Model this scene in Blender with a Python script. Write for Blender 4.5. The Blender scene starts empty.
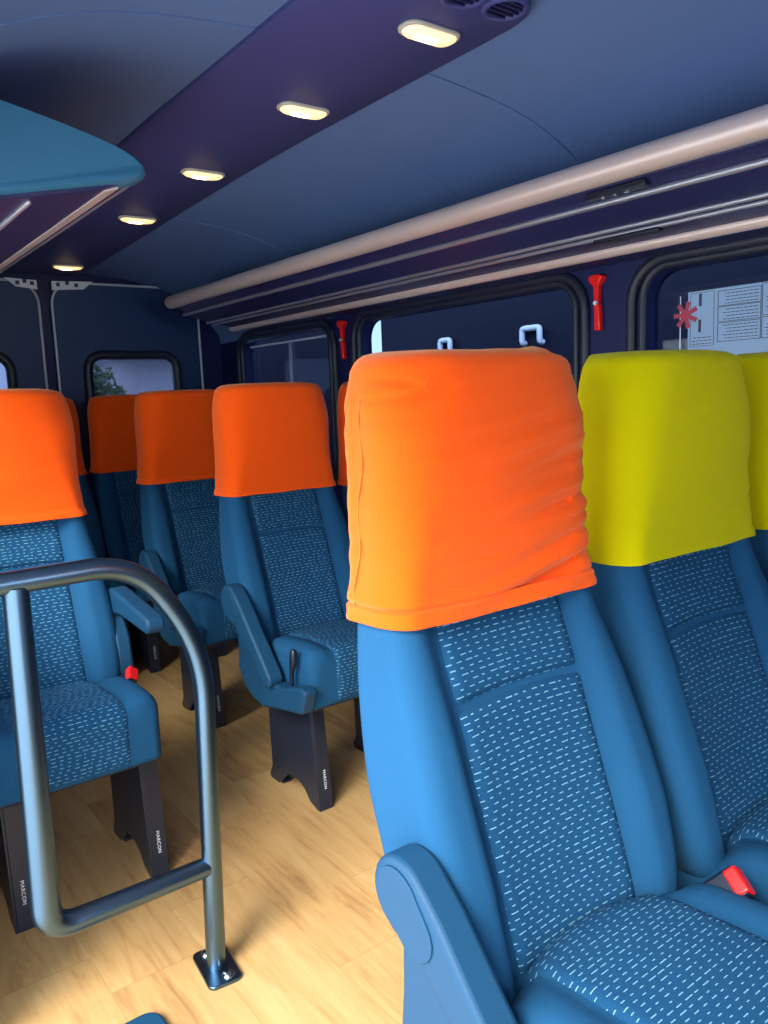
import bpy, bmesh, math, random
from mathutils import Vector, Matrix, noise
random.seed(7)
C = bpy.context.scene
COL = C.collection
V = Vector

# ------------------------------------------------------------------ materials
def mat(name, color, rough=.6, metal=0.0, spec=.5, noise_bump=None, sheen=0.0, stint=None, var=0.0, vscale=6):
    m = bpy.data.materials.new(name); m.use_nodes = True
    nt = m.node_tree; b = nt.nodes['Principled BSDF']
    b.inputs['Base Color'].default_value = (*color, 1)
    b.inputs['Roughness'].default_value = rough
    b.inputs['Metallic'].default_value = metal
    b.inputs['Specular IOR Level'].default_value = spec
    if sheen:
        b.inputs['Sheen Weight'].default_value = sheen
        b.inputs['Sheen Roughness'].default_value = .45
        if stint: b.inputs['Sheen Tint'].default_value = (*stint, 1)
    tc = nt.nodes.new('ShaderNodeTexCoord')
    if noise_bump:
        n = nt.nodes.new('ShaderNodeTexNoise'); n.inputs['Scale'].default_value = noise_bump[0]; n.inputs['Detail'].default_value = 3
        nt.links.new(tc.outputs['Object'], n.inputs['Vector'])
        bp = nt.nodes.new('ShaderNodeBump'); bp.inputs['Strength'].default_value = noise_bump[1]; bp.inputs['Distance'].default_value = .002
        nt.links.new(n.outputs['Fac'], bp.inputs['Height']); nt.links.new(bp.outputs['Normal'], b.inputs['Normal'])
    if var:
        n = nt.nodes.new('ShaderNodeTexNoise'); n.inputs['Scale'].default_value = vscale; n.inputs['Detail'].default_value = 4
        nt.links.new(tc.outputs['Object'], n.inputs['Vector'])
        mx = nt.nodes.new('ShaderNodeMix'); mx.data_type = 'RGBA'
        mx.inputs[6].default_value = (*[c*(1-var) for c in color], 1); mx.inputs[7].default_value = (*[min(1, c*(1+var)) for c in color], 1)
        nt.links.new(n.outputs['Fac'], mx.inputs[0]); nt.links.new(mx.outputs[2], b.inputs['Base Color'])
    return m

def math_node(nt, op, a, b=None):
    n = nt.nodes.new('ShaderNodeMath'); n.operation = op
    for i, x in enumerate((a, b)):
        if x is None: continue
        if isinstance(x, (int, float)): n.inputs[i].default_value = x
        else: nt.links.new(x, n.inputs[i])
    return n.outputs[0]

def dash_fabric(name, base, dash, row=.0084, cell=.0165, thick=.16):
    m = mat(name, base, .9, spec=.12, noise_bump=(900, .5))
    nt = m.node_tree; b = nt.nodes['Principled BSDF']
    uv = nt.nodes.new('ShaderNodeUVMap'); uv.uv_map = 'UVMap'
    sx = nt.nodes.new('ShaderNodeSeparateXYZ'); nt.links.new(uv.outputs['UV'], sx.inputs[0])
    v = math_node(nt, 'DIVIDE', sx.outputs[1], row)
    r = math_node(nt, 'FLOOR', v); fv = math_node(nt, 'FRACT', v)
    w1 = nt.nodes.new('ShaderNodeTexWhiteNoise'); w1.noise_dimensions = '1D'; nt.links.new(r, w1.inputs['W'])
    u = math_node(nt, 'ADD', math_node(nt, 'DIVIDE', sx.outputs[0], cell), math_node(nt, 'MULTIPLY', w1.outputs['Value'], 5.0))
    cu = math_node(nt, 'FLOOR', u); fu = math_node(nt, 'FRACT', u)
    cv = nt.nodes.new('ShaderNodeCombineXYZ'); nt.links.new(cu, cv.inputs[0]); nt.links.new(r, cv.inputs[1])
    w2 = nt.nodes.new('ShaderNodeTexWhiteNoise'); w2.noise_dimensions = '2D'; nt.links.new(cv.outputs[0], w2.inputs['Vector'])
    ln = math_node(nt, 'ADD', math_node(nt, 'MULTIPLY', math_node(nt, 'POWER', w2.outputs['Value'], 1.6), .5), .26)
    a = math_node(nt, 'LESS_THAN', fu, ln)
    d = math_node(nt, 'LESS_THAN', math_node(nt, 'ABSOLUTE', math_node(nt, 'SUBTRACT', fv, .5)), thick/2)
    fac = math_node(nt, 'MULTIPLY', a, d)
    mx = nt.nodes.new('ShaderNodeMix'); mx.data_type = 'RGBA'
    mx.inputs[6].default_value = (*base, 1); mx.inputs[7].default_value = (*dash, 1)
    nt.links.new(fac, mx.inputs[0]); nt.links.new(mx.outputs[2], b.inputs['Base Color'])
    return m

def wood_floor(name):
    m = mat(name, (.5, .3, .12), .38, spec=.4)
    nt = m.node_tree; b = nt.nodes['Principled BSDF']
    tc = nt.nodes.new('ShaderNodeTexCoord')
    sx = nt.nodes.new('ShaderNodeSeparateXYZ'); nt.links.new(tc.outputs['Object'], sx.inputs[0])
    W, L = .19, .62
    px = math_node(nt, 'DIVIDE', sx.outputs[0], W); cx = math_node(nt, 'FLOOR', px); fx = math_node(nt, 'FRACT', px)
    w1 = nt.nodes.new('ShaderNodeTexWhiteNoise'); w1.noise_dimensions = '1D'; nt.links.new(cx, w1.inputs['W'])
    py = math_node(nt, 'ADD', math_node(nt, 'DIVIDE', sx.outputs[1], L), math_node(nt, 'MULTIPLY', w1.outputs['Value'], 3.0))
    cy = math_node(nt, 'FLOOR', py); fy = math_node(nt, 'FRACT', py)
    cv = nt.nodes.new('ShaderNodeCombineXYZ'); nt.links.new(cx, cv.inputs[0]); nt.links.new(cy, cv.inputs[1])
    w2 = nt.nodes.new('ShaderNodeTexWhiteNoise'); w2.noise_dimensions = '2D'; nt.links.new(cv.outputs[0], w2.inputs['Vector'])
    # grain: stretched noise, shifted per plank
    gv = nt.nodes.new('ShaderNodeCombineXYZ')
    nt.links.new(math_node(nt, 'MULTIPLY', sx.outputs[0], 16), gv.inputs[0])
    nt.links.new(math_node(nt, 'MULTIPLY', sx.outputs[1], 2.2), gv.inputs[1])
    nt.links.new(math_node(nt, 'MULTIPLY', w2.outputs['Value'], 40), gv.inputs[2])
    n1 = nt.nodes.new('ShaderNodeTexNoise'); n1.inputs['Scale'].default_value = 1.0; n1.inputs['Detail'].default_value = 7
    n1.inputs['Roughness'].default_value = .62; n1.inputs['Distortion'].default_value = 1.3
    nt.links.new(gv.outputs[0], n1.inputs['Vector'])
    gv2 = nt.nodes.new('ShaderNodeCombineXYZ')
    nt.links.new(math_node(nt, 'MULTIPLY', sx.outputs[0], 95), gv2.inputs[0])
    nt.links.new(math_node(nt, 'MULTIPLY', sx.outputs[1], 7), gv2.inputs[1])
    nt.links.new(math_node(nt, 'MULTIPLY', w2.outputs['Value'], 17), gv2.inputs[2])
    n2 = nt.nodes.new('ShaderNodeTexNoise'); n2.inputs['Scale'].default_value = 1.0; n2.inputs['Detail'].default_value = 3
    nt.links.new(gv2.outputs[0], n2.inputs['Vector'])
    t = math_node(nt, 'ADD', math_node(nt, 'MULTIPLY', n1.outputs['Fac'], .75), math_node(nt, 'MULTIPLY', n2.outputs['Fac'], .25))
    t = math_node(nt, 'ADD', t, math_node(nt, 'MULTIPLY', math_node(nt, 'SUBTRACT', w2.outputs['Value'], .5), .16))
    cr = nt.nodes.new('ShaderNodeValToRGB'); e = cr.color_ramp.elements
    e[0].position = .33; e[0].color = (.34, .18, .072, 1); e[1].position = .68; e[1].color = (.59, .375, .165, 1)
    k = e.new(.46); k.color = (.50, .295, .115, 1)
    nt.links.new(t, cr.inputs[0])
    gap = math_node(nt, 'MAXIMUM', math_node(nt, 'LESS_THAN', fx, .008), math_node(nt, 'LESS_THAN', fy, .0035))
    mx = nt.nodes.new('ShaderNodeMix'); mx.data_type = 'RGBA'; mx.inputs[7].default_value = (.24, .12, .045, 1)
    nt.links.new(math_node(nt, 'MULTIPLY', gap, .40), mx.inputs[0]); nt.links.new(cr.outputs[0], mx.inputs[6])
    nt.links.new(mx.outputs[2], b.inputs['Base Color'])
    bp = nt.nodes.new('ShaderNodeBump'); bp.inputs['Strength'].default_value = .12; bp.inputs['Distance'].default_value = .002
    nt.links.new(t, bp.inputs['Height']); nt.links.new(bp.outputs['Normal'], b.inputs['Normal'])
    return m

def tinted_glass(name, tint, gloss=.08):
    m = bpy.data.materials.new(name); m.use_nodes = True; nt = m.node_tree
    for n in list(nt.nodes): nt.nodes.remove(n)
    o = nt.nodes.new('ShaderNodeOutputMaterial'); mx = nt.nodes.new('ShaderNodeMixShader')
    tr = nt.nodes.new('ShaderNodeBsdfTransparent'); tr.inputs[0].default_value = (*[math.sqrt(c) for c in tint], 1)
    gl = nt.nodes.new('ShaderNodeBsdfGlossy'); gl.inputs['Roughness'].default_value = .03
    lw = nt.nodes.new('ShaderNodeLayerWeight'); lw.inputs[0].default_value = .5
    nt.links.new(math_node(nt, 'ADD', math_node(nt, 'MULTIPLY', math_node(nt, 'POWER', lw.outputs['Facing'], 4.0), .45), .025), mx.inputs[0]); nt.links.new(tr.outputs[0], mx.inputs[1]); nt.links.new(gl.outputs[0], mx.inputs[2])
    nt.links.new(mx.outputs[0], o.inputs[0])
    return m

def emitter(name, col, strength):
    m = bpy.data.materials.new(name); m.use_nodes = True
    b = m.node_tree.nodes['Principled BSDF']
    b.inputs['Base Color'].default_value = (.9, .8, .6, 1); b.inputs['Emission Color'].default_value = (*col, 1)
    b.inputs['Emission Strength'].default_value = strength; b.inputs['Roughness'].default_value = .3
    return m

M = {}
FAB = (.010, .072, .168)
M['fabric'] = mat('seat_fabric', FAB, .85, spec=.15, noise_bump=(700, .35))
M['insert'] = dash_fabric('seat_insert_fabric', (.009, .062, .148), (.16, .36, .50))
M['orange'] = mat('orange_stretch_fabric', (1.0, .095, .003), .85, spec=.12, noise_bump=(1100, .25), sheen=.42, stint=(1.0, .72, .42))
M['yellow'] = mat('yellow_stretch_fabric', (.60, .52, .0), .85, spec=.06, noise_bump=(1100, .25), sheen=.2, stint=(1.0, .95, .3))
M['thread'] = mat('dark_orange_thread', (.55, .12, .01), .8)
M['plastic'] = mat('seat_plastic', (.009, .052, .115), .5, spec=.22, noise_bump=(400, .12))
M['black'] = mat('black_plastic', (.006, .010, .026), .35)
M['leg'] = mat('black_leg_steel', (.016, .022, .040), .32, metal=.2, spec=.5)
M['white'] = mat('white_print', (.75, .78, .82), .5)
M['red'] = mat('red_plastic', (.85, .012, .010), .3)
M['steel'] = mat('brushed_dark_steel', (.10, .17, .25), .33, metal=1.0, noise_bump=(60, .05))
M['chrome'] = mat('bright_steel', (.55, .6, .65), .2, metal=1.0)
M['floor'] = wood_floor('oak_vinyl')
M['wall'] = mat('navy_wall_trim', (.004, .011, .080), .5, spec=.4)
M['ceil'] = mat('navy_headliner', (.125, .215, .48), .75, spec=.3, noise_bump=(300, .1), var=.06)
M['console'] = mat('purple_navy_console', (.058, .066, .235), .5, spec=.4)
M['rubber'] = mat('window_rubber', (.012, .018, .040), .45)
M['tube'] = mat('satin_rail', (.74, .60, .57), .38, metal=.35, spec=.5)  # pink in the base colour stands in for the orange covers' reflection
M['trim'] = mat('satin_trim', (.45, .47, .55), .3, metal=.7)
M['rack'] = mat('rack_panel', (.016, .020, .095), .42, spec=.5)
M['rackcap'] = mat('teal_rack_cap', (.035, .18, .33), .45, spec=.4)
M['lens'] = emitter('lamp_lens', (1.0, .62, .27), .75)
M['bulb'] = emitter('lamp_bulb', (1.0, .80, .45), 5)
M['bezel'] = mat('lamp_bezel', (.6, .56, .5), .35)
M['glass'] = tinted_glass('tinted_glass', (.13, .19, .34))
M['clearglass'] = tinted_glass('clear_glass', (.85, .9, .9))
M['rearglass'] = tinted_glass('rear_tinted_glass', (.05, .065, .12))
M['doorplate'] = mat('pale_door_plate', (.75, .82, .9), .4)
M['doorline'] = mat('pale_door_edge', (.55, .62, .72), .4)
M['doorskin'] = mat('navy_door_skin', (.006, .034, .125), .5)
M['asphalt'] = mat('grey_concrete', (.58, .57, .54), .9, var=.15)
M['leaf'] = mat('green_leaves', (.06, .16, .05), .6, var=.5, vscale=9)
M['bark'] = mat('brown_bark', (.12, .07, .04), .9)
M['pale'] = mat('pale_painted_wall', (.75, .75, .78), .8, var=.1)
M['slate'] = mat('dark_roof', (.05, .05, .06), .7)
M['vehicle'] = mat('dark_vehicle_paint', (.006, .007, .018), .5, spec=.2)
M['handle'] = mat('pale_handle', (.85, .90, .95), .5)
M['ink'] = mat('black_ink', (.03, .05, .10), .6)
M['redink'] = mat('red_ink', (.45, .05, .10), .6)
sm = mat('sticker_film', (.66, .84, 1.0), .5); M['sticker'] = sm
_nt = sm.node_tree; _o = [n for n in _nt.nodes if n.type == 'OUTPUT_MATERIAL'][0]; _b = _nt.nodes['Principled BSDF']
_t = _nt.nodes.new('ShaderNodeBsdfTranslucent'); _t.inputs[0].default_value = (.58, .82, 1.0, 1)
_m = _nt.nodes.new('ShaderNodeMixShader'); _m.inputs[0].default_value = .6
_nt.links.new(_b.outputs[0], _m.inputs[1]); _nt.links.new(_t.outputs[0], _m.inputs[2]); _nt.links.new(_m.outputs[0], _o.inputs[0])

# ------------------------------------------------------------------ object helpers
def link(o, parent=None):
    COL.objects.link(o)
    if parent: o.parent = parent
    return o

def obj(name, bm, m, parent=None, smooth=True, bevel=0, loc=None, recalc=True):
    if recalc: bmesh.ops.recalc_face_normals(bm, faces=bm.faces)
    me = bpy.data.meshes.new(name); bm.to_mesh(me); bm.free()
    me.materials.append(M[m] if isinstance(m, str) else m)
    if smooth:
        me.polygons.foreach_set('use_smooth', [True]*len(me.polygons))
        try: me.set_sharp_from_angle(angle=math.radians(42))
        except Exception: pass
    o = link(bpy.data.objects.new(name, me), parent)
    if loc: o.location = loc
    if bevel:
        b = o.modifiers.new('bevel', 'BEVEL'); b.width = bevel; b.segments = 3; b.limit_method = 'ANGLE'; b.angle_limit = math.radians(40)
        b.harden_normals = False
    return o

def thing(name, label, cat, loc=(0, 0, 0), group=None):
    o = bpy.data.objects.new(name, None); COL.objects.link(o); o.location = loc; o.empty_display_size = .1
    return tag(o, label, cat, group)

def tag(o, label, cat, group=None):
    o['label'] = label; o['category'] = cat
    if group: o['group'] = group
    return o

def struct(o):
    o['kind'] = 'structure'; return o

def loft(rings, closed=True, cap0=True, cap1=True, bm=None):
    bm = bm or bmesh.new()
    vs = [[bm.verts.new(p) for p in r] for r in rings]
    n = len(vs[0])
    for a, b in zip(vs[:-1], vs[1:]):
        for i in range(n if closed else n-1):
            j = (i+1) % n
            bm.faces.new((a[i], a[j], b[j], b[i]))
    if closed and cap0: bm.faces.new(vs[0])
    if closed and cap1: bm.faces.new(vs[-1])
    return bm

def tube(pts, r, n=14, bm=None, caps=True):
    """round tube along a polyline"""
    pts = [V(p) for p in pts]; rings = []; up = None
    for i, p in enumerate(pts):
        if i == 0: t = pts[1]-pts[0]
        elif i == len(pts)-1: t = pts[-1]-pts[-2]
        else: t = (pts[i+1]-pts[i]).normalized()+(pts[i]-pts[i-1]).normalized()
        t.normalize()
        if up is None:
            up = V((0, 0, 1)) if abs(t.z) < .9 else V((1, 0, 0))
        s = t.cross(up).normalized(); up = s.cross(t).normalized()
        rr = r[i] if isinstance(r, (list, tuple)) else r
        rings.append([p+s*rr*math.cos(2*math.pi*k/n)+up*rr*math.sin(2*math.pi*k/n) for k in range(n)])
    return loft(rings, True, caps, caps, bm)

def fillet(pts, rad, seg=7):
    pts = [V(p) for p in pts]; out = [pts[0]]
    for i in range(1, len(pts)-1):
        a, b, c = pts[i-1], pts[i], pts[i+1]; r = rad[i-1] if isinstance(rad, (list, tuple)) else rad
        d1 = (a-b); d2 = (c-b); r = min(r, d1.length*.49, d2.length*.49)
        p0 = b+d1.normalized()*r; p2 = b+d2.normalized()*r
        for k in range(seg+1):
            t = k/seg; out.append(p0*(1-t)**2+b*2*t*(1-t)+p2*t*t)
    out.append(pts[-1]); return out

def prism(poly, axis, a, b, bm=None):
    """polygon in the other two axes, extruded along axis from a to b"""
    bm = bm or bmesh.new()
    def mk(p, t): return {'x': (t, p[0], p[1]), 'y': (p[0], t, p[1]), 'z': (p[0], p[1], t)}[axis]
    return loft([[mk(p, a) for p in poly], [mk(p, b) for p in poly]], True, True, True, bm)

def box(x0, x1, y0, y1, z0, z1, bm=None):
    return prism([(x0, y0), (x1, y0), (x1, y1), (x0, y1)], 'z', z0, z1, bm)

def rrect(u0, u1, v0, v1, r, seg=6):
    out = []
    for cu, cv, a0 in ((u1-r, v1-r, 0), (u0+r, v1-r, 90), (u0+r, v0+r, 180), (u1-r, v0+r, 270)):
        for k in range(seg+1):
            a = math.radians(a0+90*k/seg); out.append((cu+r*math.cos(a), cv+r*math.sin(a)))
    return out

def holed_plate(name, outer, holes, axis, a, b, m):
    """flat panel with openings: a filled 2D curve, extruded, as a mesh at axis = a..b"""
    cu = bpy.data.curves.new('c', 'CURVE'); cu.dimensions = '2D'; cu.fill_mode = 'BOTH'; cu.extrude = abs(b-a)/2
    for pl in [outer]+holes:
        s = cu.splines.new('POLY'); s.points.add(len(pl)-1); s.use_cyclic_u = True
        for q, p in zip(s.points, pl): q.co = (p[0], p[1], 0, 1)
    t = bpy.data.objects.new('t', cu); COL.objects.link(t)
    dg = bpy.context.evaluated_depsgraph_get(); me = bpy.data.meshes.new_from_object(t.evaluated_get(dg))
    bpy.data.objects.remove(t); bpy.data.curves.remove(cu)
    c = (a+b)/2
    for v in me.vertices:
        u, w, d = v.co
        v.co = (c+d, u, w) if axis == 'x' else (u, c+d, w)
    me.name = name; me.materials.clear(); me.materials.append(M[m])
    return link(bpy.data.objects.new(name, me))

def interp(tab, x):
    if x <= tab[0][0]: return tab[0][1]
    for (a, b), (c, d) in zip(tab[:-1], tab[1:]):
        if x <= c:
            # smooth Catmull style: plain cosine is too lumpy, so linear with prior smoothing of tables
            return b+(d-b)*(x-a)/(c-a)
    return tab[-1][1]

def smooth_tab(tab, n=60):
    """resample a table with Catmull-Rom"""
    out = []
    P = [tab[0]]+list(tab)+[tab[-1]]
    for i in range(1, len(P)-2):
        p0, p1, p2, p3 = P[i-1], P[i], P[i+1], P[i+2]
        for k in range(8):
            t = k/8; x = p1[0]+(p2[0]-p1[0])*t
            m1 = (p2[1]-p0[1])/max(1e-6, p2[0]-p0[0])*(p2[0]-p1[0]); m2 = (p3[1]-p1[1])/max(1e-6, p3[0]-p1[0])*(p2[0]-p1[0])
            y = (2*t**3-3*t*t+1)*p1[1]+(t**3-2*t*t+t)*m1+(-2*t**3+3*t*t)*p2[1]+(t**3-t*t)*m2
            out.append((x, y))
    out.append(tab[-1]); return out

def sstep(a, b, x):
    t = max(0, min(1, (x-a)/(b-a))); return t*t*(3-2*t)

# ------------------------------------------------------------------ the passenger seat (faces -Y, local origin at floor centre)
YC = .55
YF = smooth_tab([(.38, .60), (.45, .618), (.60, .668), (.73, .711), (.846, .747), (.95, .745), (1.06, .735), (1.13, .735), (1.18, .745)])
YB = smooth_tab([(.38, .72), (.45, .735), (.56, .760), (.64, .790), (.74, .815), (.83, .828), (.95, .832), (1.08, .832), (1.18, .826)])
HW = smooth_tab([(.38, .178), (.43, .196), (.50, .206), (.62, .207), (.74, .197), (.846, .184), (.95, .175), (1.06, .174), (1.10, .173), (1.13, .170), (1.145, .166), (1.18, .16)])
PW = .119                                                   # half width of the patterned insert
def bolster(z):                                             # how far the side bolsters stand proud
    return interp([(.40, .030), (.55, .042), (.70, .036), (.846, .022), (.98, .012), (1.18, .004)], z)
def front_bump(x, z, hw):
    a = abs(x)
    if a < PW-.006: return .010*bolster(z)/.04*(a/PW)**2
    s = sstep(PW-.006, PW+.034, a)
    return .010*bolster(z)/.04+bolster(z)*s*.75

def back_ring(z, grow=0.0, flat=0.0, nf=40, shrink=0.0, ext=None):
    """one horizontal section of the backrest, anticlockwise from front left"""
    hw = interp(HW, z)+grow-shrink; yf = interp(YF, z)-grow; yb = interp(YB, z)+grow
    if shrink: yf += shrink*.55; yb -= shrink*.35
    hw = max(hw, .02)
    bl = 1-flat; rf = .032+.02*flat; rb = .03; pts = []
    if flat:
        mb = bolster(z)*.76+.010*bolster(z)/.04; gu = 1-.45*sstep(.86, .95, z)
        f = lambda x: yf-mb*(1-.30*(1-(x/hw)**2)*(1-gu))-.010*math.cos(min(1, abs(x)/hw)*math.pi/2)*sstep(.84, .98, z)
    else:
        f = lambda x: yf-front_bump(x, z, hw)
    rx = rf
    if flat: rx = .036+.042*sstep(.85, 1.06, z)+.035*sstep(1.05, 1.14, z); rf = .055+.02*sstep(1.05, 1.14, z)
    rx = min(rx, hw*.6)
    xs = hw-rx
    for k in range(nf+1):
        x = -xs+2*xs*k/nf; pts.append((x, f(x)))
    ye = f(xs)
    for k in range(1, 9):
        a = math.radians(90*k/8); pts.append((xs+rx*math.sin(a), ye+rf*(1-math.cos(a))))
    y0 = ye+rf; y1 = yb-rb
    if y1 < y0+.01: y1 = y0+.01
    for k in range(1, 13):
        t = k/12; pts.append((hw-.006*math.sin(math.pi*t)*0, y0+(y1-y0)*t))
    for k in range(1, 7):
        a = math.radians(90*k/6); pts.append((hw-rb+rb*math.cos(a), y1+rb*math.sin(a)))
    for k in range(1, 10):
        t = k/10; pts.append((hw-rb-(2*hw-2*rb)*t, y1+rb))
    for k in range(0, 7):
        a = math.radians(90*k/6); pts.append((-hw+rb-rb*math.sin(a), y1+rb*math.cos(a)))
    for k in range(1, 13):
        t = k/12; pts.append((-hw, y1+(y0-y1)*t))
    for k in range(1, 8):
        a = math.radians(90*k/8); pts.append((-xs-rx*math.cos(a), ye+rf*(1-math.sin(a))))
    return [V((x, y-YC, z)) for x, y in pts]

def backrest_bm():
    rings = []
    for z, s in ((.375, .05), (.38, .025), (.392, .009), (.41, .002)): rings.append(back_ring(z, shrink=s))
    z = .43
    while z < 1.138: rings.append(back_ring(z, shrink=.026*sstep(.89, .98, z))); z += .02
    for z, s in ((1.142, .029), (1.151, .036), (1.157, .048), (1.16, .065)): rings.append(back_ring(z, shrink=s))
    return loft(rings)

def patch(x0, x1, rows, fx, m, name, parent, nx=28, puff=.006, edge=.005, curve=None, shape=None):
    """cushion patch: rows = list of (v, y, z, ny, nz); fx(x, v) gives the extra outward offset"""
    bm = bmesh.new(); uvl = bm.loops.layers.uv.new('UVMap'); g = []
    v0, v1 = rows[0][0], rows[-1][0]
    for v, y, z, ny, nz in rows:
        r = []
        for i in range(nx+1):
            x = x0+(x1-x0)*i/nx
            tu = min(i, nx-i)/nx*(x1-x0); tv = min(v-v0, v1-v)
            d = puff*sstep(0, .02, tu)*sstep(0, .016, max(0, tv))-edge*(1-sstep(0, .005, min(tu, tv)))
            d += fx(x, v, z)
            dz = curve(x, (v-v0)/(v1-v0)) if curve else 0
            if shape: dz += shape(x, y)
            r.append((bm.verts.new((x, y+ny*d-YC, z+nz*d+dz)), (x, v)))
        g.append(r)
    for a, b in zip(g[:-1], g[1:]):
        for i in range(nx):
            q = (a[i], a[i+1], b[i+1], b[i]); f = bm.faces.new([t[0] for t in q])
            for l, t in zip(f.loops, q): l[uvl].uv = t[1]
    return obj(name, bm, m, parent, recalc=False)

def back_rows(z0, z1, n):
    rows = []; v = 0; pv = None
    for k in range(n+1):
        z = z0+(z1-z0)*k/n; y = interp(YF, z)
        if pv: v += math.hypot(y-pv[0], z-pv[1])
        pv = (y, z); d = (interp(YF, z+.004)-interp(YF, z-.004))/.008
        l = math.hypot(1, d); rows.append((v+z0, y, z, -1/l, d/l))
    return rows

def cover_bm(style):
    """slip-on headrest cover: offset shell of the top of the backrest, hem at the bottom"""
    seed, wr, lean = style['seed'], style['wrinkle'], style.get('hem', (.838, .838))
    nz = 84 if wr > .5 else 46
    rings = []; G = .009
    zt = 1.142
    def wrinkle(p, i, n):
        x, y, z = p.x, p.y+YC, p.z
        if wr <= 0: return 0
        w = 0
        hw = interp(HW, z)
        side = sstep(.02, hw, abs(x))
        front = 1-sstep(.70, .78, y)
        # long folds over the face, rising towards +x, fading to the -x edge
        ph = (z-.11*x+.012*math.sin(9*x+seed))*1.0
        nval = noise.noise(V((x*3.2+seed, ph*46, 3.7)))
        edge = 1-.72*sstep(.145, .185, x)
        n2 = abs(noise.noise(V((x*2.2+seed*2, (z-.15*x)*70, 8.1))))
        w += front*edge*(.0135*nval+.007*(.22-n2))*(.40+.70*sstep(-.10, .15, x))*(1-.75*sstep(1.06, 1.12, z))
        # ridged fine gathers along both seams
        g = abs(noise.noise(V((seed+5, ph*95, x*2))))
        w += .010*(.3-g)*sstep(.08, .15, x)*edge*sstep(.86, .90, z)*(1-sstep(1.06, 1.11, z))
        # side face: short horizontal gathers
        if x < -hw+.05 and y > .70:
            g2 = noise.noise(V((z*42+seed, y*5, 1.3)))
            w += .0042*g2*(1-.4*sstep(1.0, 1.15, z))
        return w*wr
    zs = []
    for k in range(nz+1): zs.append(k/nz)
    base0, base1 = lean
    first = None
    for t in zs:
        r = []
        zb = base0+(zt-base0)*t
        hem = .0012*math.exp(-((t-.012)/.012)**2) + .0018*(1-sstep(.058, .070, t)) - .0030*math.exp(-((t-.072)/.007)**2)
        ring = back_ring(zb, grow=G+hem, flat=.72)
        n = len(ring)
        for i, p in enumerate(ring):
            q = V(p)
            d = wrinkle(q, i, n)
            c = V((0, interp(YB, zb)*.5+interp(YF, zb)*.5-YC, zb)); o = (q-c); o.z = 0
            if abs(q.x) < interp(HW, zb)-.045: o = V((0, -1 if q.y < c.y else 1, 0))
            o.normalize(); q += o*d
            # hem droops and waves a little
            k = 1-t
            q.z += k*((base1-base0)*(q.x/.19*.5)+.004*noise.noise(V((q.x*9+seed, q.y*7, 0))))
            r.append(q)
        rings.append(r)
    # inner lip at the hem
    lip = [V((p.x*.962, p.y+(.006 if p.y < (.74-YC) else -.006), p.z+.002)) for p in rings[0]]
    lip2 = [V((p.x, p.y, p.z+.02)) for p in lip]
    rings = [lip2, lip]+rings
    for dz, s in ((.010, .002), (.019, .007), (.025, .015), (.030, .030), (.033, .055), (.034, .09), (.034, .12)):
        ring = back_ring(zt, grow=G, flat=.72, shrink=s)
        rings.append([V((p.x, p.y, zt+dz+.002*noise.noise(V((p.x*14+seed, p.y*9, 5)))*wr)) for p in ring])
    bm = loft(rings, True, False, True)
    if style.get('nub'):
        for v in bm.verts:                                   # little knot of fabric and a pinched tuck on the top corners
            d = (V((v.co.x-.092, (v.co.z-1.184)*1.0, 0))).length
            if d < .03 and v.co.z > 1.14: v.co.z += .013*math.exp(-(d/.012)**2)
            for cx, cz, sl, L, amp in ((-.128, 1.122, .45, .026, .0075), (-.150, 1.136, -.55, .020, .0060), (-.165, 1.118, .2, .02, .004)):
                dx, dz = v.co.x-cx, v.co.z-cz
                if v.co.y > .80-YC: continue
                q = dz-sl*dx; fall = math.exp(-(dx/L)**2)
                a_ = amp*fall*(-math.exp(-(q/.0045)**2)+.7*math.exp(-((q-.010)/.006)**2))
                v.co.x -= .45*a_; v.co.y -= .85*a_
    return bm

ZT = smooth_tab([(.30, .462), (.36, .470), (.45, .470), (.54, .464), (.58, .459), (.605, .448), (.62, .432), (.64, .405), (.70, .385)])
def zt_at(y, x): return interp(ZT, y+.030*(min(abs(x), .15)/PW)**2 if y > .5 else y+.030*(min(abs(x), .15)/PW)**2*sstep(.42, .5, y))
def cushion_ring(y, front=0.0, grow=0.0):
    xs_ = .15; zt = interp(ZT, y)+grow; zb = .318+.004*(y-.33); hw = .191+grow-.012*sstep(.55, .70, y)
    zt -= front*.9; zs = zt+zt_at(y, xs_)-interp(ZT, y); zb += front*.5; hw -= front*.7
    pts = []; r = .034
    xs = hw-r
    for k in range(33):
        x = -xs+2*xs*k/32; a = abs(x)
        b = .010*sstep(PW-.006, PW+.03, a)
        pts.append((x, zt+b+zt_at(y, x)-interp(ZT, y)))
    for k in range(1, 8):
        a = math.radians(90*k/7); pts.append((xs+r*math.sin(a), zs+.010-r*(1-math.cos(a))))
    for k in range(1, 5): pts.append((hw, zs+.010-r+(zb+.015-(zs+.010-r))*k/4))
    for k in range(1, 5):
        a = math.radians(90*k/4); pts.append((hw-.015+.015*math.cos(a), zb+.015-.015*math.sin(a)))
    for k in range(1, 8): pts.append((hw-.015-(2*hw-.03)*k/8, zb))
    for k in range(0, 5):
        a = math.radians(90*k/4); pts.append((-hw+.015-.015*math.sin(a), zb+.015-.015*math.cos(a)))
    for k in range(1, 5): pts.append((-hw, zb+.015+(zs+.010-r-zb-.015)*k/4))
    for k in range(1, 7):
        a = math.radians(90*k/7); pts.append((-xs-r*math.cos(a), zs+.010-r+r*math.sin(a)))
    return [V((x, y-YC, z)) for x, z in pts]

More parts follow.
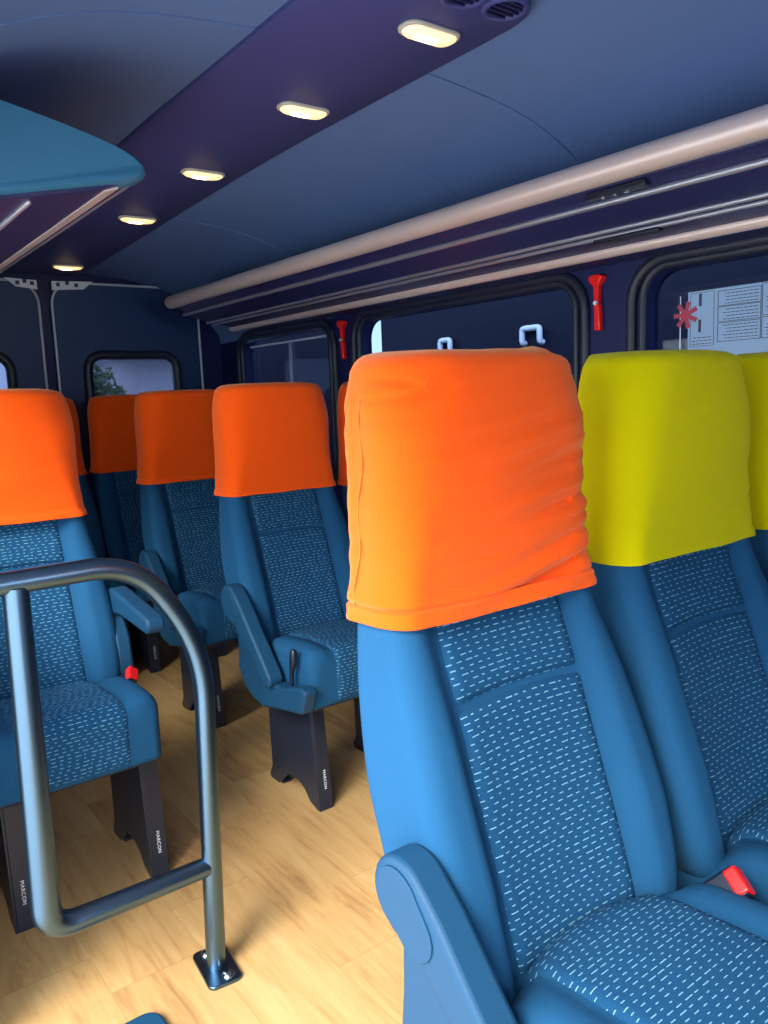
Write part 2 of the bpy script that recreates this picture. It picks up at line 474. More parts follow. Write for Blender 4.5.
def cushion_bm():
    rings = []
    for y, f in ((.318, .034), (.319, .026), (.322, .017), (.328, .008), (.336, .002)): rings.append(cushion_ring(y, f))
    y = .35
    while y < .70: rings.append(cushion_ring(y)); y += .025
    rings.append(cushion_ring(.712, .012))
    return loft(rings)

def cushion_rows():
    path = []
    for k in range(24): path.append((.66-(.66-.350)*k/23, None))
    pts = [(y, interp(ZT, y)) for y, _ in path]
    zt = interp(ZT, .345)
    for k in range(1, 9):
        a = math.radians(90*k/8); pts.append((.350-.032*math.sin(a), zt-.032*(1-math.cos(a))))
    for k in range(1, 8): pts.append((.318, zt-.032-(zt-.032-.326)*k/7))
    rows = []; v = 0
    for i, (y, z) in enumerate(pts):
        if i: v += math.hypot(y-pts[i-1][0], z-pts[i-1][1])
        a = pts[max(0, i-1)]; b = pts[min(len(pts)-1, i+1)]
        ty, tz = b[0]-a[0], b[1]-a[1]; l = math.hypot(ty, tz)
        rows.append((v+2, y, z, tz/l, -ty/l))
    return rows

def arm_outline(p, q, r0, r1, sag=.0):
    """rounded bar from pivot p to tip q in the y-z plane: big round at the pivot, slimmer arm"""
    p = V((p[0], p[1])); q = V((q[0], q[1])); d = (q-p).normalized(); n = V((-d.y, d.x))
    if n.y < 0: n = -n                                      # n points up / forward side
    out = []
    a0 = math.atan2(n.y, n.x)
    sgn = 1 if (d.x*n.y-d.y*n.x) > 0 else -1
    # pivot half round (back side)
    for k in range(13):
        a = a0+sgn*math.pi*k/12*1.0
        out.append(p+V((math.cos(a), math.sin(a)))*r0)
    L = (q-p).length
    out.append(p-n*r0*.93+d*L*.09); out.append(p-n*(r1*.5+r0*.35)+d*L*.20); out.append(p-n*r1*1.05+d*L*.30); out.append(p-n*r1+d*L*.45)
    for k in range(9):
        a = a0+math.pi*sgn*(1+k/8)
        out.append(q+V((math.cos(a), math.sin(a)))*r1*1.0)
    out.append(p+n*(r0*.55+r1*.45)+d*L*.5); out.append(p+n*r0*1.0+d*L*.18)
    return [(v.x-YC, v.y) for v in out]

def seat(name, label, x, y, cover, style, arm=None, pose='stowed', shell=0.0, lever=False, buckle=True, legs=(-.145, .16), group='passenger seats of the minibus'):
    """x = seat centre, y = row origin; arm = -1/+1 side that carries the armrest"""
    t = thing(name, label, 'seat', (x, y+YC, 0), group)
    obj('backrest', backrest_bm(), 'fabric', t)
    fb = lambda xx, v, z: front_bump(xx, z, interp(HW, z))
    smile = lambda xx: .007*(1-(xx/PW)**2)
    patch(-PW, PW, back_rows(.425, .7300, 40), fb, 'insert', 'back_insert', t, curve=lambda xx, q: smile(xx)*q**3, edge=.007)
    patch(-PW, PW, back_rows(.7303, .93, 26), fb, 'insert', 'back_insert', t, curve=lambda xx, q: smile(xx)*(1-q)**3, edge=.007)
    c = obj('headrest_cover', cover_bm(style), cover, t); c['label'] = cover+' slip-on headrest cover'
    if style.get('nub'):
        pts = []
        for k in range(40):
            z = .853+(1.118-.853)*k/39
            pts.append((-(interp(HW, z)+.0095), interp(YF, z)+.052+.004*math.sin(k*.4)-YC, z))
        obj('seam', tube(pts, .0011, 5), 'thread', c)
    obj('cushion', cushion_bm(), 'fabric', t)
    patch(-PW, PW, cushion_rows(), lambda *a: 0, 'insert', 'cushion_insert', t, puff=.006, edge=.006, shape=lambda x, y: zt_at(y, x)-interp(ZT, y))
    # pan under the cushion and the legs
    obj('seat_pan', prism(rrect(-.17, .17, .39-YC, .68-YC, .02), 'z', .288, .322), 'black', t, bevel=.004)
    for lx in legs:
        prof = [(.415, .287), (.388, 0), (.402, 0), (.440, .012), (.468, .040), (.500, .052), (.560, .050), (.590, .020), (.615, .0), (.660, 0), (.668, .012), (.650, .045), (.653, .287)]
        bm = prism([(a-YC, b) for a, b in prof], 'x', lx, lx+.006)
        fl = [(.415, .287), (.388, 0), (.394, 0), (.421, .287)]
        prism([(a-YC, b) for a, b in fl], 'x', lx+.006, lx+.044, bm)
        bf = [(.647, .287), (.645, .03), (.651, .03), (.653, .287)]
        prism([(a-YC, b) for a, b in bf], 'x', lx+.006, lx+.034, bm)
        prism([(a-YC, b) for a, b in [(.600, 0), (.660, 0), (.660, .007), (.600, .007)]], 'x', lx+.006, lx+.036, bm)
        lg = obj('leg', bm, 'leg', t, bevel=.0015)
        # small white maker's mark running down the front flange
        cu = bpy.data.curves.new('mark', 'FONT'); cu.body = 'MARCON'; cu.size = .0115; cu.align_x = 'CENTER'; cu.align_y = 'CENTER'; cu.space_character = 1.15; cu.extrude = .0002
        tmp = bpy.data.objects.new('mark', cu); COL.objects.link(tmp)
        me = bpy.data.meshes.new_from_object(tmp.evaluated_get(bpy.context.evaluated_depsgraph_get()))
        bpy.data.objects.remove(tmp); bpy.data.curves.remove(cu)
        tilt = math.atan2(.027, .287)
        Mx = Matrix(((0, 1, 0, lx+.025), (-math.sin(tilt)*-1*-1, 0, -1, .388+.085*.094-.0006-YC), (-1, 0, 0, .085), (0, 0, 0, 1)))
        me.transform(Mx); me.materials.clear(); me.materials.append(M['white'])
        mk = link(bpy.data.objects.new('lettering', me), lg); mk['label'] = 'small white lettering'
    if arm:
        s = arm
        if pose == 'stowed': p, q, r0, r1 = (.660, .564), (.462, .385), .047, .023
        else: p, q, r0, r1 = (.660, .626), (.425, .610), .034, .021
        xa, xb = sorted((s*.204, s*.250))
        a = obj('armrest', prism(arm_outline(p, q, r0, r1), 'x', xa, xb), 'plastic', t, bevel=.008)
        # flat oval cap over the pivot
        cp = arm_outline(p, (p[0]+(q[0]-p[0])*.15, p[1]+(q[1]-p[1])*.15), r0*.78, r0*.66)
        xo = s*.2495
        obj('armrest_cap', prism(cp, 'x', min(xo, xo+s*.003), max(xo, xo+s*.003)), 'plastic', a, bevel=.0012)
        # moulded recliner shell below
        if pose == 'stowed':
            poly = [(.668+shell, .535), (.645+shell, .50), (.648+shell, .43), (.655+shell, .372), (.628+shell, .325), (.575+shell, .297), (.517, .288), (.40, .312), (.312, .326), (.286, .392), (.31, .398), (.41, .372), (.47, .372), (.505, .40), (.545, .45), (.58, .51), (.63, .545)]
        else:
            poly = [(.700, .640), (.655, .60), (.61, .54), (.60, .47), (.585, .40), (.60, .35), (.66, .34), (.72, .40), (.74, .56)]
        xa, xb = sorted((s*.192, s*.232))
        sh = obj('side_shell', prism([(u-YC, w) for u, w in poly], 'x', xa, xb), 'plastic', t, bevel=.008)
        if lever:
            xl = s*.212
            obj('recline_lever', tube([(xl, .385-YC, .385), (xl, .380-YC, .425), (xl, .372-YC, .440), (xl, .366-YC, .478), (xl, .365-YC, .483)], [.0065, .006, .010, .0095, .005], 12), 'black', sh)
    if buckle:
        T = V((.196, .500-YC, .476)); d = V((.45, -.55, .62)).normalized(); B = T-d*.12; u = V((0, -1, 0)); u = (u-d*u.dot(d)).normalized(); w = u.cross(d).normalized()
        if w.z < 0: w = -w; u = -u
        Mx = Matrix((u, d, w)).transposed().to_4x4(); Mx.translation = T
        bm = box(-.021, .021, -.055, .0, -.013, .013); bm.transform(Mx)
        bk = obj('belt_buckle', bm, 'black', t, bevel=.005); bk['label'] = 'black buckle with red button'
        bm = box(-.018, .018, -.016, .0035, -.0105, .0145); bm.transform(Mx)
        obj('release_button', bm, 'red', bk, bevel=.003)['label'] = 'red release button'
        for dx in (-.012, .0, .012):
            L = (T-B).length
            bm = tube([(dx, -L-.03, -.004), (dx, -L*.75, .002), (dx*.9, -.052, 0)], .0028, 8); bm.transform(Mx)
            obj('stalk', bm, 'chrome' if dx else 'black', bk)
    return t

XC = .738
ROW1, ROW2, ROW3, ROW4 = 0.0, 1.376, 2.097, 2.82
plain = lambda s: dict(seed=s, wrinkle=.16)
seat('passenger_seat', 'blue seat in the wrinkled orange headrest cover with a knotted top corner', XC, ROW1, 'orange', dict(seed=2.0, wrinkle=1.0, nub=True, hem=(.842, .842)), -1, 'stowed', .035, True, True)
seat('passenger_seat', 'blue seat in a yellow headrest cover, next to the wrinkled orange cover', XC+.444, ROW1, 'yellow', dict(seed=9.0, wrinkle=.30, hem=(.852, .852)), None, buckle=False)
seat('passenger_seat', 'blue seat in a yellow headrest cover, beside the window with the printed notice', XC+.888, ROW1, 'yellow', dict(seed=13.0, wrinkle=.25, hem=(.850, .850)), None, buckle=False)
seat('passenger_seat', 'single blue seat in an orange headrest cover, just behind the steel handrail', .421, ROW2, 'orange', dict(seed=21., wrinkle=.16, hem=(.848, .848)), 1, 'down', 0.0, False, True)
seat('passenger_seat', 'blue aisle seat in an orange cover with an upright lever beside its cushion', XC+.462, ROW2, 'orange', dict(seed=33., wrinkle=.16, hem=(.850, .850)), -1, 'stowed', 0.0, True, False)
seat('passenger_seat', 'orange covered seat by the tinted window, mostly hidden by the wrinkled orange cover', XC+.906, ROW2, 'orange', plain(35.), None, buckle=False)
seat('passenger_seat', 'blue aisle seat in an orange cover, directly behind the one with the lever', XC+.486, ROW3, 'orange', plain(41.), -1, 'stowed', 0.0, False, False)
seat('passenger_seat', 'dim orange covered seat in the last row, before the leafy rear window', XC+.535, ROW4, 'orange', plain(51.), None, buckle=False)
seat('passenger_seat', 'dim orange covered seat in the last row, peeping past the seat behind the handrail', XC+.115, ROW4, 'orange', plain(55.), None, buckle=False)

# ------------------------------------------------------------------ handrail in front of the single seat
YH = 1.387
hr = thing('handrail', 'bent dark steel handrail standing on the wooden floor before the single seat', 'handrail', (.57, YH, 0))
def hloc(pts): return [(x-.57, 0, z) for x, z in pts]
R = .0195
obj('top_rail', tube(fillet(hloc([(.135, .842), (.475, .846), (.590, .665), (.569, .004)]), [.085, .16], 12), R, 20), 'steel', hr)
obj('lower_rail', tube(fillet(hloc([(.275, .835), (.268, .222), (.566, .222)]), [.05], 10), [R*1.05]+[R*1.3]*3+[R*(1.28-.03*k) for k in range(8)]+[R*.95], 20), 'steel', hr)
bp = obj('base_plate', prism(rrect(-.034, .034, -.060, .060, .014), 'z', 0, .008), 'steel', hr, bevel=.002)
bp.rotation_euler.z = math.radians(-6)
for sx, sy in ((.010, -.040), (-.006, .042)):
    bm = bmesh.new(); bmesh.ops.create_uvsphere(bm, u_segments=14, v_segments=8, radius=.013)
    for v in bm.verts: v.co.z *= .55
    bm.transform(Matrix.Translation((sx, sy, .008)))
    obj('bolt', bm, 'chrome', bp)
wf = obj('wall_flange', tube([(.122-.57, 0, .842), (.138-.57, 0, .842)], .034, 20), 'steel', hr, bevel=.002)

fp = obj('floor_plate', prism(rrect(-.060, .060, -.052, .052, .03), 'z', 0, .014), 'plastic', None, bevel=.005, loc=(.372, 1.298, 0))
tag(fp, 'small blue rounded plate on the wooden floor, cut by the bottom of the picture', 'floor plate')

# ------------------------------------------------------------------ the shell
XL, XR, Y0, YR = .12, 1.87, -2.2, 3.85
struct(obj('floor', box(XL-.12, XR+.05, Y0, YR+.1, -.06, 0), 'floor', smooth=False))
# ceiling: vault section swept front to rear, dropping a little at the back
def ceil_z(y): return 1.795-.058*sstep(1.7, 3.9, y)
prof = smooth_tab([(XL-.02, 1.36), (XL+.01, 1.50), (.24, 1.64), (.46, 1.745), (.75, 1.79), (1.0, 1.797), (1.25, 1.79), (1.53, 1.745), (1.74, 1.64), (XR-.015, 1.52), (XR-.008, 1.46)])
def ceiling_piece(y0, y1, dz=0):
    rings = []
    n = 14
    for k in range(n+1):
        y = y0+(y1-y0)*k/n
        lo = [(x, y, z-1.795+ceil_z(y)+dz) for x, z in prof]; hi = [(x, y, z-1.795+ceil_z(y)+dz+.03) for x, z in reversed(prof)]
        rings.append([V(p) for p in lo+hi])
    return loft(rings)
for i, (a, b) in enumerate(((-2.2, .60), (.604, 1.37), (1.374, 1.80), (1.804, 2.75), (2.754, YR+.08))):
    struct(obj('ceiling' if i == 0 else 'ceiling', ceiling_piece(a, b, .0015*(i % 2)), 'ceil'))
# central console carrying the lamps
def console_bm():
    rings = []
    xs0, xs1 = .775, 1.165
    ys = [1.00, 1.004, 1.015, 1.035, 1.06, 1.10]+[1.2+.2*k for k in range(14)]
    for y in ys:
        ins = .11*(1-math.sqrt(max(0, 1-((1.10-y)/.10)**2))) if y < 1.10 else 0
        a, b = xs0+ins, xs1-ins; zc = ceil_z(y)
        rings.append([V((x, y, z)) for x, z in ((a, zc+.01), (a, zc-.010), (a+.012, zc-.018), (b-.012, zc-.018), (b, zc-.010), (b, zc+.01))])
    return loft(rings)
struct(obj('trim_1', console_bm(), 'console'))
# lamps
lamp_pos = [(1.03, 1.185, 'oval warm ceiling lamp nearest the front, beside the round air vent'), (1.035, 1.635, 'lit oval ceiling lamp, second from the round air vent'),
            (1.04, 2.19, 'lit oval ceiling lamp, third from the round air vent'), (1.045, 2.73, 'lit oval ceiling lamp beyond the luggage shelf end, second from the rear doors'), (1.05, 3.58, 'small lit ceiling lamp right above the rear doors')]
for x, y, lab in lamp_pos:
    z = ceil_z(y)-.018
    t = thing('ceiling_lamp', lab, 'lamp', (x, y, z), 'warm lamps along the ceiling')
    obj('bezel', prism(rrect(-.064, .064, -.028, .028, .024), 'z', -.007, .001), 'bezel', t, bevel=.003)
    bm = bmesh.new()
    rings = []
    for s, dz in ((1, -.006), (.97, -.0095), (.88, -.0125), (.70, -.0145), (.4, -.0155)):
        rings.append([V((a*s, b*s, dz)) for a, b in rrect(-.058, .058, -.023, .023, .021)])
    obj('lens', loft(rings), 'lens', t)
    rings = []
    for s, dz in ((1, -.0150), (.9, -.0168), (.6, -.0182), (.2, -.0188)):
        rings.append([V((a*s-.008, b*s, dz)) for a, b in rrect(-.027, .027, -.011, .011, .0105)])
    obj('bulb', loft(rings), 'bulb', t)
# round vents at the console's front end
for x, y, lab in ((.99, 1.048, 'round navy air vent in the ceiling console near the first lamp'), (1.082, 1.044, 'round navy air vent at the end of the ceiling console')):
    z = ceil_z(y)-.018
    t = thing('air_vent', lab, 'vent', (x, y, z), 'round ceiling air vents')
    obj('vent_ring', tube([(.036*math.cos(a), .036*math.sin(a), -.003) for a in [2*math.pi*k/28 for k in range(29)]], .005, 8, caps=False), 'console', t)
    bm = bmesh.new()
    for k in range(-2, 3): 
        w = math.sqrt(.033**2-(k*.012)**2); box(-w, w, k*.012-.002, k*.012+.002, -.006, .001, bm)
    obj('vent_slats', bm, 'rack', t, smooth=False)

# right wall: inner panel with three windows
WIN = [(-.25, 1.30), (1.545, 2.60), (2.83, 3.60)]
WZ0, WZ1 = .80, 1.415
holes = [rrect(a, b, WZ0, WZ1, .07) for a, b in WIN]
struct(holed_plate('wall_right', [(Y0, -.02), (YR+.05, -.02), (YR+.05, 1.52), (Y0, 1.52)], holes, 'x', XR-.01, XR+.04, 'wall'))
for i, (a, b) in enumerate(WIN):
    w = struct(obj('window_%d' % (i+1), prism(rrect(a-.01, b+.01, WZ0-.01, WZ1+.01, .075), 'x', XR+.024, XR+.028), 'glass', smooth=False))
    loop = [(XR-.012, u, v) for u, v in rrect(a-.012, b+.012, WZ0-.012, WZ1+.012, .08, 10)]; loop.append(loop[0]); 
    obj('window_frame', tube(loop, .012, 10, caps=False), 'rubber', w)
    loop = [(XR-.014, u, v) for u, v in rrect(a-.045, b+.045, WZ0-.045, WZ1+.030, .105, 10)]; loop.append(loop[0])
    obj('window_frame', tube(loop, .015, 10, caps=False), 'rubber', w)
# sliding divider and rail in the rearmost window
w3 = bpy.data.objects['window_3']
bm = box(XR+.012, XR+.022, 3.19, 3.202, WZ0, WZ1-.03); obj('window_mullion', bm, 'trim', w3)
bm = box(XR+.012, XR+.022, 2.86, 3.57, WZ1-.034, WZ1-.026); obj('window_rail', bm, 'doorline', w3)
# left wall behind the sliding-door opening, and the rear doors
struct(holed_plate('wall_left', [(1.44, -.02), (YR+.05, -.02), (YR+.05, 1.52), (1.44, 1.52)], [rrect(1.52, 2.50, .80, 1.40, .07)], 'x', XL-.04, XL, 'wall'))
w4 = struct(obj('window_4', prism(rrect(1.51, 2.51, .79, 1.41, .07), 'x', XL-.032, XL-.028), 'clearglass', smooth=False))  # unseen window, added and left clear to bring light to the rear seats
lp = [(XL+.002, u, v) for u, v in rrect(1.51, 2.51, .79, 1.41, .075, 10)]; lp.append(lp[0])
obj('window_frame', tube(lp, .014, 10, caps=False), 'rubber', w4)
struct(obj('wall_left', box(XL-.04, XL, Y0, -.10, -.02, 1.52), 'wall', smooth=False))  # unseen forward piece, added to narrow the light to the side door
struct(holed_plate('unseen_wall_front', [(XL-.04, -.02), (XR+.04, -.02), (XR+.04, 1.80), (XL-.04, 1.80)], [rrect(.20, 1.79, .80, 1.70, .12)], 'y', Y0-.03, Y0, 'wall'))  # unseen, added to cut the light from the front
struct(obj('trim_2', tube([(XL-.02, 1.44, 0), (XL-.02, 1.44, 1.5)], .02, 10), 'rubber'))
holesR = [rrect(1.165, 1.60, .86, 1.365, .07), rrect(.40, .835, .86, 1.365, .07)]
struct(holed_plate('wall_rear', [(XL-.04, -.02), (XR+.04, -.02), (XR+.04, 1.80), (XL-.04, 1.80)], [rrect(1.05, 1.70, .05, 1.69, .10), rrect(.30, .95, .05, 1.69, .10)], 'y', YR, YR+.05, 'wall'))
for i, (a, b, hole) in enumerate(((1.03, 1.735, holesR[0]), (.265, .982, holesR[1]))):
    d = holed_plate('door_%d' % (i+1), rrect(a, b, .03, 1.69, .10), [hole], 'y', YR-.03, YR+.03, 'doorskin'); struct(d)
    lp = [(u, YR-.033, v) for u, v in rrect(a+.004, b-.004, .034, 1.687, .10, 10)]; lp.append(lp[0])
    obj('door_edge', tube(lp, .0055, 8, caps=False), 'doorline', d)
    lp = [(u, YR-.034, v) for u, v in hole]; lp.append(lp[0])
    obj('window_frame', tube(lp, .022, 10, caps=False), 'rubber', d)
    obj('window_pane', prism(hole, 'y', YR, YR+.004), 'rearglass', d, smooth=False)
    # latch cover plate with its dark slots
    poly = [(1.038, 1.690), (1.222, 1.696), (1.178, 1.660), (1.038, 1.650)] if i == 0 else [(.976, 1.690), (.842, 1.696), (.888, 1.660), (.976, 1.650)]
    pl = obj('latch_plate', prism(poly, 'y', YR-.044, YR-.034), 'doorplate', d, bevel=.002)
    for k in range(3):
        cx = (1.065, 1.105, 1.145)[k] if i == 0 else (.955, .925, .895)[k]
        obj('slot', box(cx-.008, cx+.008, YR-.0455, YR-.043, 1.668+.008*(k % 2), 1.684+.008*(k % 2)), 'ink', pl, smooth=False)

# ------------------------------------------------------------------ luggage racks
def rack(sgn, label, y0, y1, cap):
    xc = .995
    X = lambda x: xc+sgn*(x-xc)
    t = thing('luggage_rack', label, 'luggage rack', (X(1.6), y0, 1.5), 'overhead luggage racks')
    o = V((X(1.6), y0, 1.5)); L = lambda p: V(p)-o
    def ext(poly, name, m, a, b, par=t, bev=0):
        bm = prism([(X(x)-o.x, z-o.z) for x, z in poly], 'y', a-y0, b-y0); return obj(name, bm, m, par, bevel=bev)
    ext(([(1.443, 1.580)] if sgn > 0 else [(1.405, 1.56)])+[ (1.85, 1.64), (1.85, 1.45), (1.70, 1.462), (1.655, 1.471), (1.50, 1.503)]+([(1.47, 1.528), (1.445, 1.54)] if sgn > 0 else [(1.44, 1.524), (1.41, 1.535)]), 'shelf_panel', 'rack', y0+.005, y1-.02, bev=.004)
    def rail(x, z, r, name, m, a=y0, b=y1):
        ends = [(0, .25), (.08, .6), (.35, .88), (.7, .98), (1.1, 1.0)]
        pts = [L((X(x), a+r*e, z)) for e, _ in ends]+[L((X(x), b-r*e, z)) for e, _ in reversed(ends)]
        return obj(name, tube(pts, [r*k for _, k in ends]+[r*k for _, k in reversed(ends)], 20), m, t)
    if sgn > 0:
        rail(1.428, 1.566, .0275, 'edge_rail', 'tube', y0, y1+.02)
        rail(1.712, 1.459, .016, 'lower_rail', 'tube')
    else:
        rail(1.414, 1.538, .007, 'edge_rail', 'trim', y0+.03)
        ext([(1.440, 1.526), (1.466, 1.518), (1.466, 1.512), (1.440, 1.520)], 'lower_rail', 'tube', y0+.03, y1)
        rail(1.60, 1.480, .0055, 'trim_rail', 'trim', y0+.03)
    if sgn > 0: rail(1.482, 1.515, .0075, 'trim_rail', 'trim'); rail(1.592, 1.4815, .0055, 'trim_rail', 'trim'); rail(1.622, 1.475, .0055, 'trim_rail', 'trim')
    return t, X, o
t, X, o = rack(1, 'long overhead luggage rack with a thick satin rail above the tinted windows', -.6, 3.42, False)
# small screwed bracket and a joint sleeve on its rails
b_ = obj('bracket', box(1.447-o.x, 1.472-o.x, 1.02-o.y, 1.17-o.y, 1.522-o.z, 1.537-o.z), 'black', t, bevel=.003)
for k in range(3):
    obj('screw', tube([(1.458-o.x, 1.07+.03*k-o.y, 1.5195-o.z), (1.458-o.x, 1.07+.03*k-o.y, 1.524-o.z)], .005, 10), 'chrome', b_)
obj('rail_sleeve', box(1.612-o.x, 1.634-o.x, 1.10-o.y, 1.28-o.y, 1.462-o.z, 1.472-o.z), 'black', t, bevel=.003)
t, X, o = rack(-1, 'overhead luggage rack with a rounded teal end panel, under the ceiling lamps', 1.49, 3.70, True)
# its rounded teal end cap, nose pointing to the aisle
rings = []
capp = smooth_tab([(.12, 1.668), (.24, 1.650), (.352, 1.630), (.45, 1.609), (.54, 1.585), (.575, 1.570), (.591, 1.557), (.595, 1.545)])
botp = [(.595, 1.545), (.588, 1.535), (.56, 1.525), (.45, 1.503), (.34, 1.480), (.22, 1.455), (.12, 1.435)]
outl = [(x, z) for x, z in capp]+botp[1:]
cx_, cz_ = .30, 1.55
for dy, s in ((.06, 1.0), (.02, 1.0), (.008, .985), (.0, .95)):
    rings.append([V((cx_+(x-cx_)*s if x > .13 else x, 1.475+dy, cz_+(z-cz_)*s))-o for x, z in outl])
obj('end_panel', loft(rings), 'rackcap', t)

# ------------------------------------------------------------------ emergency hammers on the window pillars
def hammer(y, label):
    t = thing('emergency_hammer', label, 'hammer', (XR-.0095, y, 1.35), 'emergency hammers on the window pillars')
    obj('hammer_head', prism([(-.024, .075), (-.020, .062), (-.008, .050), (.008, .050), (.020, .062), (.024, .075), (.012, .080), (-.012, .080)], 'x', -.024, 0), 'red', t, bevel=.003)
    obj('handle', prism([(-.010, .055), (-.006, 0), (-.011, -.004), (-.013, -.072), (.006, -.072), (.007, -.004), (.006, 0), (.010, .055)], 'x', -.020, -.002), 'red', t, bevel=.003)
    obj('pin', tube([(-.026, -.002, .003), (-.018, -.002, .003)], .006, 12), 'white', t)
hammer(1.452, 'red emergency hammer on the pillar beside the window with the printed notice')
hammer(2.715, 'red emergency hammer on the dim pillar above the orange aisle seat with the lever')

# ------------------------------------------------------------------ printed notice stuck on the first window
SX = XR+.018
st = thing('window_notice', 'printed pale blue notice with a red star and ruled boxes stuck on the window', 'notice', (SX, 1.0, 1.27))
N = lambda y0, y1, z0, z1, dx=0, th=.0006: box(-dx-th, -dx, y0-1.0, y1-1.0, z0-1.27, z1-1.27)
obj('film', N(.62, 1.197, 1.10, 1.352), 'sticker', st, smooth=False)
obj('film_edge', N(1.218, 1.2205, 1.10, 1.345), 'handle', st, smooth=False)
bm = bmesh.new()
cy, cz = 1.203, 1.296
for k in range(7):
    a = 2*math.pi*k/7; d = V((math.cos(a), math.sin(a))); n = V((-d.y, d.x))
    q = [V((cy-1, cz-1.27))-d*.002+n*.005, V((cy-1, cz-1.27))+d*.034+n*.0055, V((cy-1, cz-1.27))+d*.034-n*.0055, V((cy-1, cz-1.27))-d*.002-n*.005]
    prism([(p.x, p.y) for p in q], 'x', -.002-.00012*k, -.0012, bm)
obj('star_mark', bm, 'redink', st, smooth=False)
bm = bmesh.new()
def stroke(y0, y1, z0, z1): bm_box = box(-.002, -.0011, min(y0, y1)-1, max(y0, y1)-1, min(z0, z1)-1.27, max(z0, z1)-1.27, bm)
stroke(1.159, 1.166, 1.314, 1.345); stroke(1.160, 1.167, 1.250, 1.281)          # two dark bars
def frame(y0, y1, z0, z1, w=.0012):
    stroke(y0, y1, z0, z0+w); stroke(y0, y1, z1-w, z1); stroke(y0, y0+w, z0, z1); stroke(y1-w, y1, z0, z1)
frame(1.125, 1.190, 1.215, 1.348, .0008)
for z0 in (1.222, 1.270, 1.308): frame(1.005, 1.115, z0, z0+.037 if z0 > 1.25 else 1.268)
frame(.900, 1.003, 1.275, 1.350); frame(.900, 1.003, 1.222, 1.272)
for bx in ((1.012, 1.10, 1.229, 5), (1.012, 1.10, 1.275, 4), (1.012, 1.10, 1.313, 4), (.91, .995, 1.285, 7), (.91, .995, 1.23, 4), (1.132, 1.184, 1.220, 3)):
    for k in range(bx[3]):
        y = bx[0]
        while y < bx[1]-.006:
            wl = random.uniform(.004, .012); stroke(y, min(y+wl, bx[1]), bx[2]+k*.0078, bx[2]+k*.0078+.0016); y += wl+.003
obj('print', bm, 'ink', st, smooth=False)

# ------------------------------------------------------------------ outside
struct(obj('ground', box(-9, 9, -9, 14, -.42, -.38), 'asphalt', smooth=False))
nv = thing('neighbouring_vehicle', 'long dark vehicle with pale handles outside the middle tinted window', 'vehicle', (2.75, 1.2, -.38))
obj('body_side', loft([[V((x, y, z)) for x, z in [(.0, .25), (.0, 2.55), (.08, 2.75), (.25, 2.85), (1.4, 2.85), (1.4, .25)]] for y in (-3.2, 2.47)]), 'vehicle', nv, bevel=.03)
bw = thing('view_blocker', 'dark block added to darken the view through the rearmost tinted side window', 'wall', (2.75, 4.12, -.38))  # invented block: keeps the rear side window dark, leaves a bright gap
bw.rotation_euler.z = math.radians(53.7); bw['kind'] = 'thing'
obj('blocker_body', box(0, 3.2, 0, .78, 0, 2.6), 'vehicle', bw, bevel=.01)
obj('blocker_cap', box(-.04, 3.24, -.04, .82, 2.6, 2.68), 'slate', bw, bevel=.01)
for wy in (-2.2, 1.5):
    obj('wheel', tube([(.02, wy, .33), (.24, wy, .33)], .33, 28), 'black', nv, bevel=.03)
for gy, gz, gw in ((2.51, 1.368, .105), (3.09, 1.36, .075)):
    g = obj('grab_handle', tube(fillet([(.01, -gw/2, -.035), (-.02, -gw/2, -.035), (-.02, -gw/2, .03), (-.02, gw/2, .03), (-.02, gw/2, -.035), (.01, gw/2, -.035)], .016, 5), .0135, 12), 'handle', nv, loc=(-.001, gy-1.2, gz+.38))
    g['label'] = 'pale hooked handle'

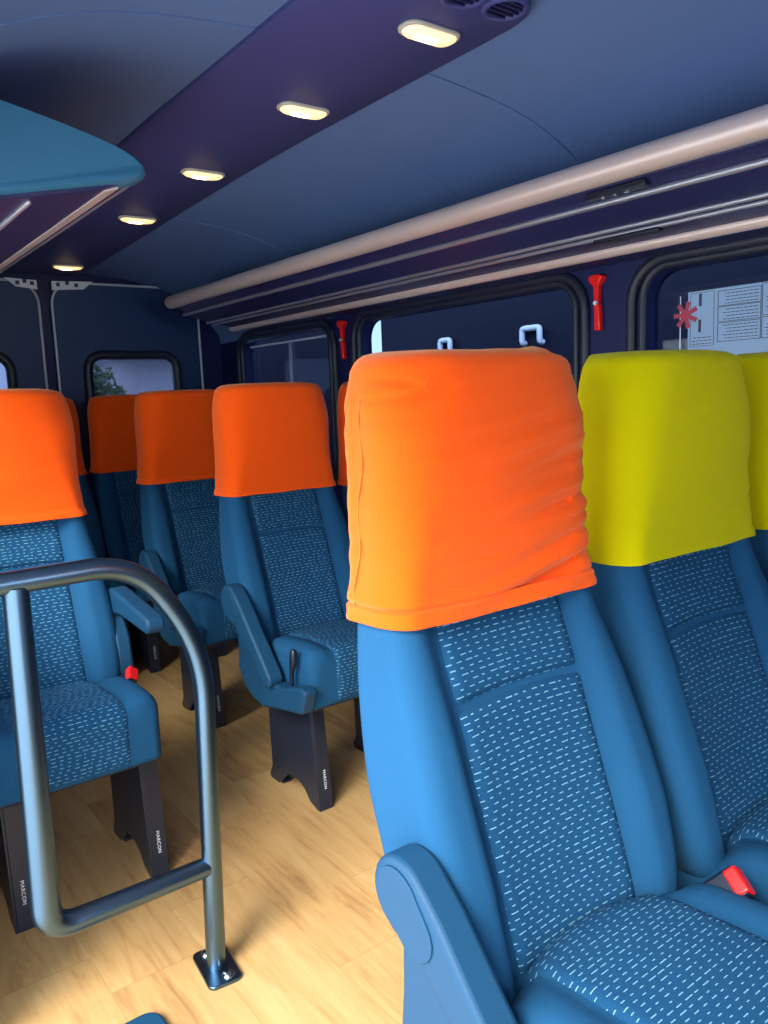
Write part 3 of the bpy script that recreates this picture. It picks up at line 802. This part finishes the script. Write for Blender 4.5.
hs = thing('house', 'pale walled house with a dark roof behind the rear window', 'house', (3.2, 8.3, -.38))
obj('house_wall', box(-1.0, 1.4, 0, 1.2, 0, 2.6), 'pale', hs, smooth=False)
obj('house_roof', prism([(-.25, 2.15), (.55, 2.55), (1.4, 2.75), (1.4, 2.6), (-.2, 2.05)], 'x', -.55, 1.5), 'slate', hs, smooth=False)
for y_, x_ in ((-.02, -.62), (-.02, -.74)):
    obj('downpipe', tube([(x_, y_-.03, 0), (x_, y_-.03, 2.6)], .03, 8), 'white', hs)
def bush(x, y, s, h, label):
    t = thing('shrub', label, 'shrub', (x, y, -.38))
    bm = bmesh.new()
    for k in range(2600):
        d = V((random.gauss(0, 1), random.gauss(0, 1), random.gauss(0, 1))).normalized()*(random.random()**.35)
        c = V((d.x*s, d.y*s*.7, h*.55+d.z*h*.45))
        a = V((random.uniform(-1, 1), random.uniform(-1, 1), random.uniform(-1, 1))).normalized(); b = a.orthogonal().normalized(); L = random.uniform(.035, .07)
        n = a.cross(b)
        vs = [bm.verts.new(p) for p in (c-a*L, c-b*L*.4+n*.01, c+a*L, c+b*L*.4+n*.01)]
        bm.faces.new(vs)
    o_ = obj('foliage', bm, 'leaf', t, smooth=False)
    for k in range(5):
        obj('stem', tube([(0.03*k-.06, 0, 0), (.09*(k-2), .03*(k % 2), h*.4), (.17*(k-2), .05, h*.75)], [.02, .015, .006], 6), 'bark', t)
bush(1.98, 6.6, .42, 1.95, 'green leafy shrub outside the rear door window')
bush(.85, 6.9, .55, 1.7, 'green leafy shrub outside the rear window beyond the single seat')

# ------------------------------------------------------------------ light: overcast day through the open side door, the front and an added left window, plus the lamps
w = bpy.data.worlds.new('sky'); C.world = w; w.use_nodes = True
nt = w.node_tree; bg = nt.nodes['Background']
bg.inputs[0].default_value = (.80, .90, 1.0, 1); bg.inputs[1].default_value = 3.3
sl = bpy.data.lights.new('sun', 'SUN'); sl.energy = 4.2; sl.angle = math.radians(28); sl.color = (1.0, .95, .86)
so = bpy.data.objects.new('sun', sl); COL.objects.link(so)
so.rotation_euler = V((.87, .43, -.74)).to_track_quat('-Z', 'Y').to_euler()

# ------------------------------------------------------------------ camera
f, pitch, yaw, roll = 796.741, math.radians(8.22513), math.radians(36.6835), math.radians(-2.30573)
fw = V((math.sin(yaw)*math.cos(pitch), math.cos(yaw)*math.cos(pitch), -math.sin(pitch)))
r = V((math.cos(yaw), -math.sin(yaw), 0)); u = r.cross(fw)
r2 = r*math.cos(roll)+u*math.sin(roll); u2 = -r*math.sin(roll)+u*math.cos(roll)
cd = bpy.data.cameras.new('camera'); cam = bpy.data.objects.new('camera', cd); COL.objects.link(cam)
Mx = Matrix((r2, u2, -fw)).transposed().to_4x4(); Mx.translation = V((0, 0, 1.12)); cam.matrix_world = Mx
cd.sensor_fit = 'VERTICAL'; cd.sensor_height = 36; cd.lens = 36*f/1024; cd.clip_start = .02
C.camera = cam
C.view_settings.view_transform = 'Standard'; C.view_settings.look = 'None'
C.view_settings.gamma = 1; C.view_settings.exposure = 0.85
try: C.view_settings.use_curve_mapping = False
except Exception: pass
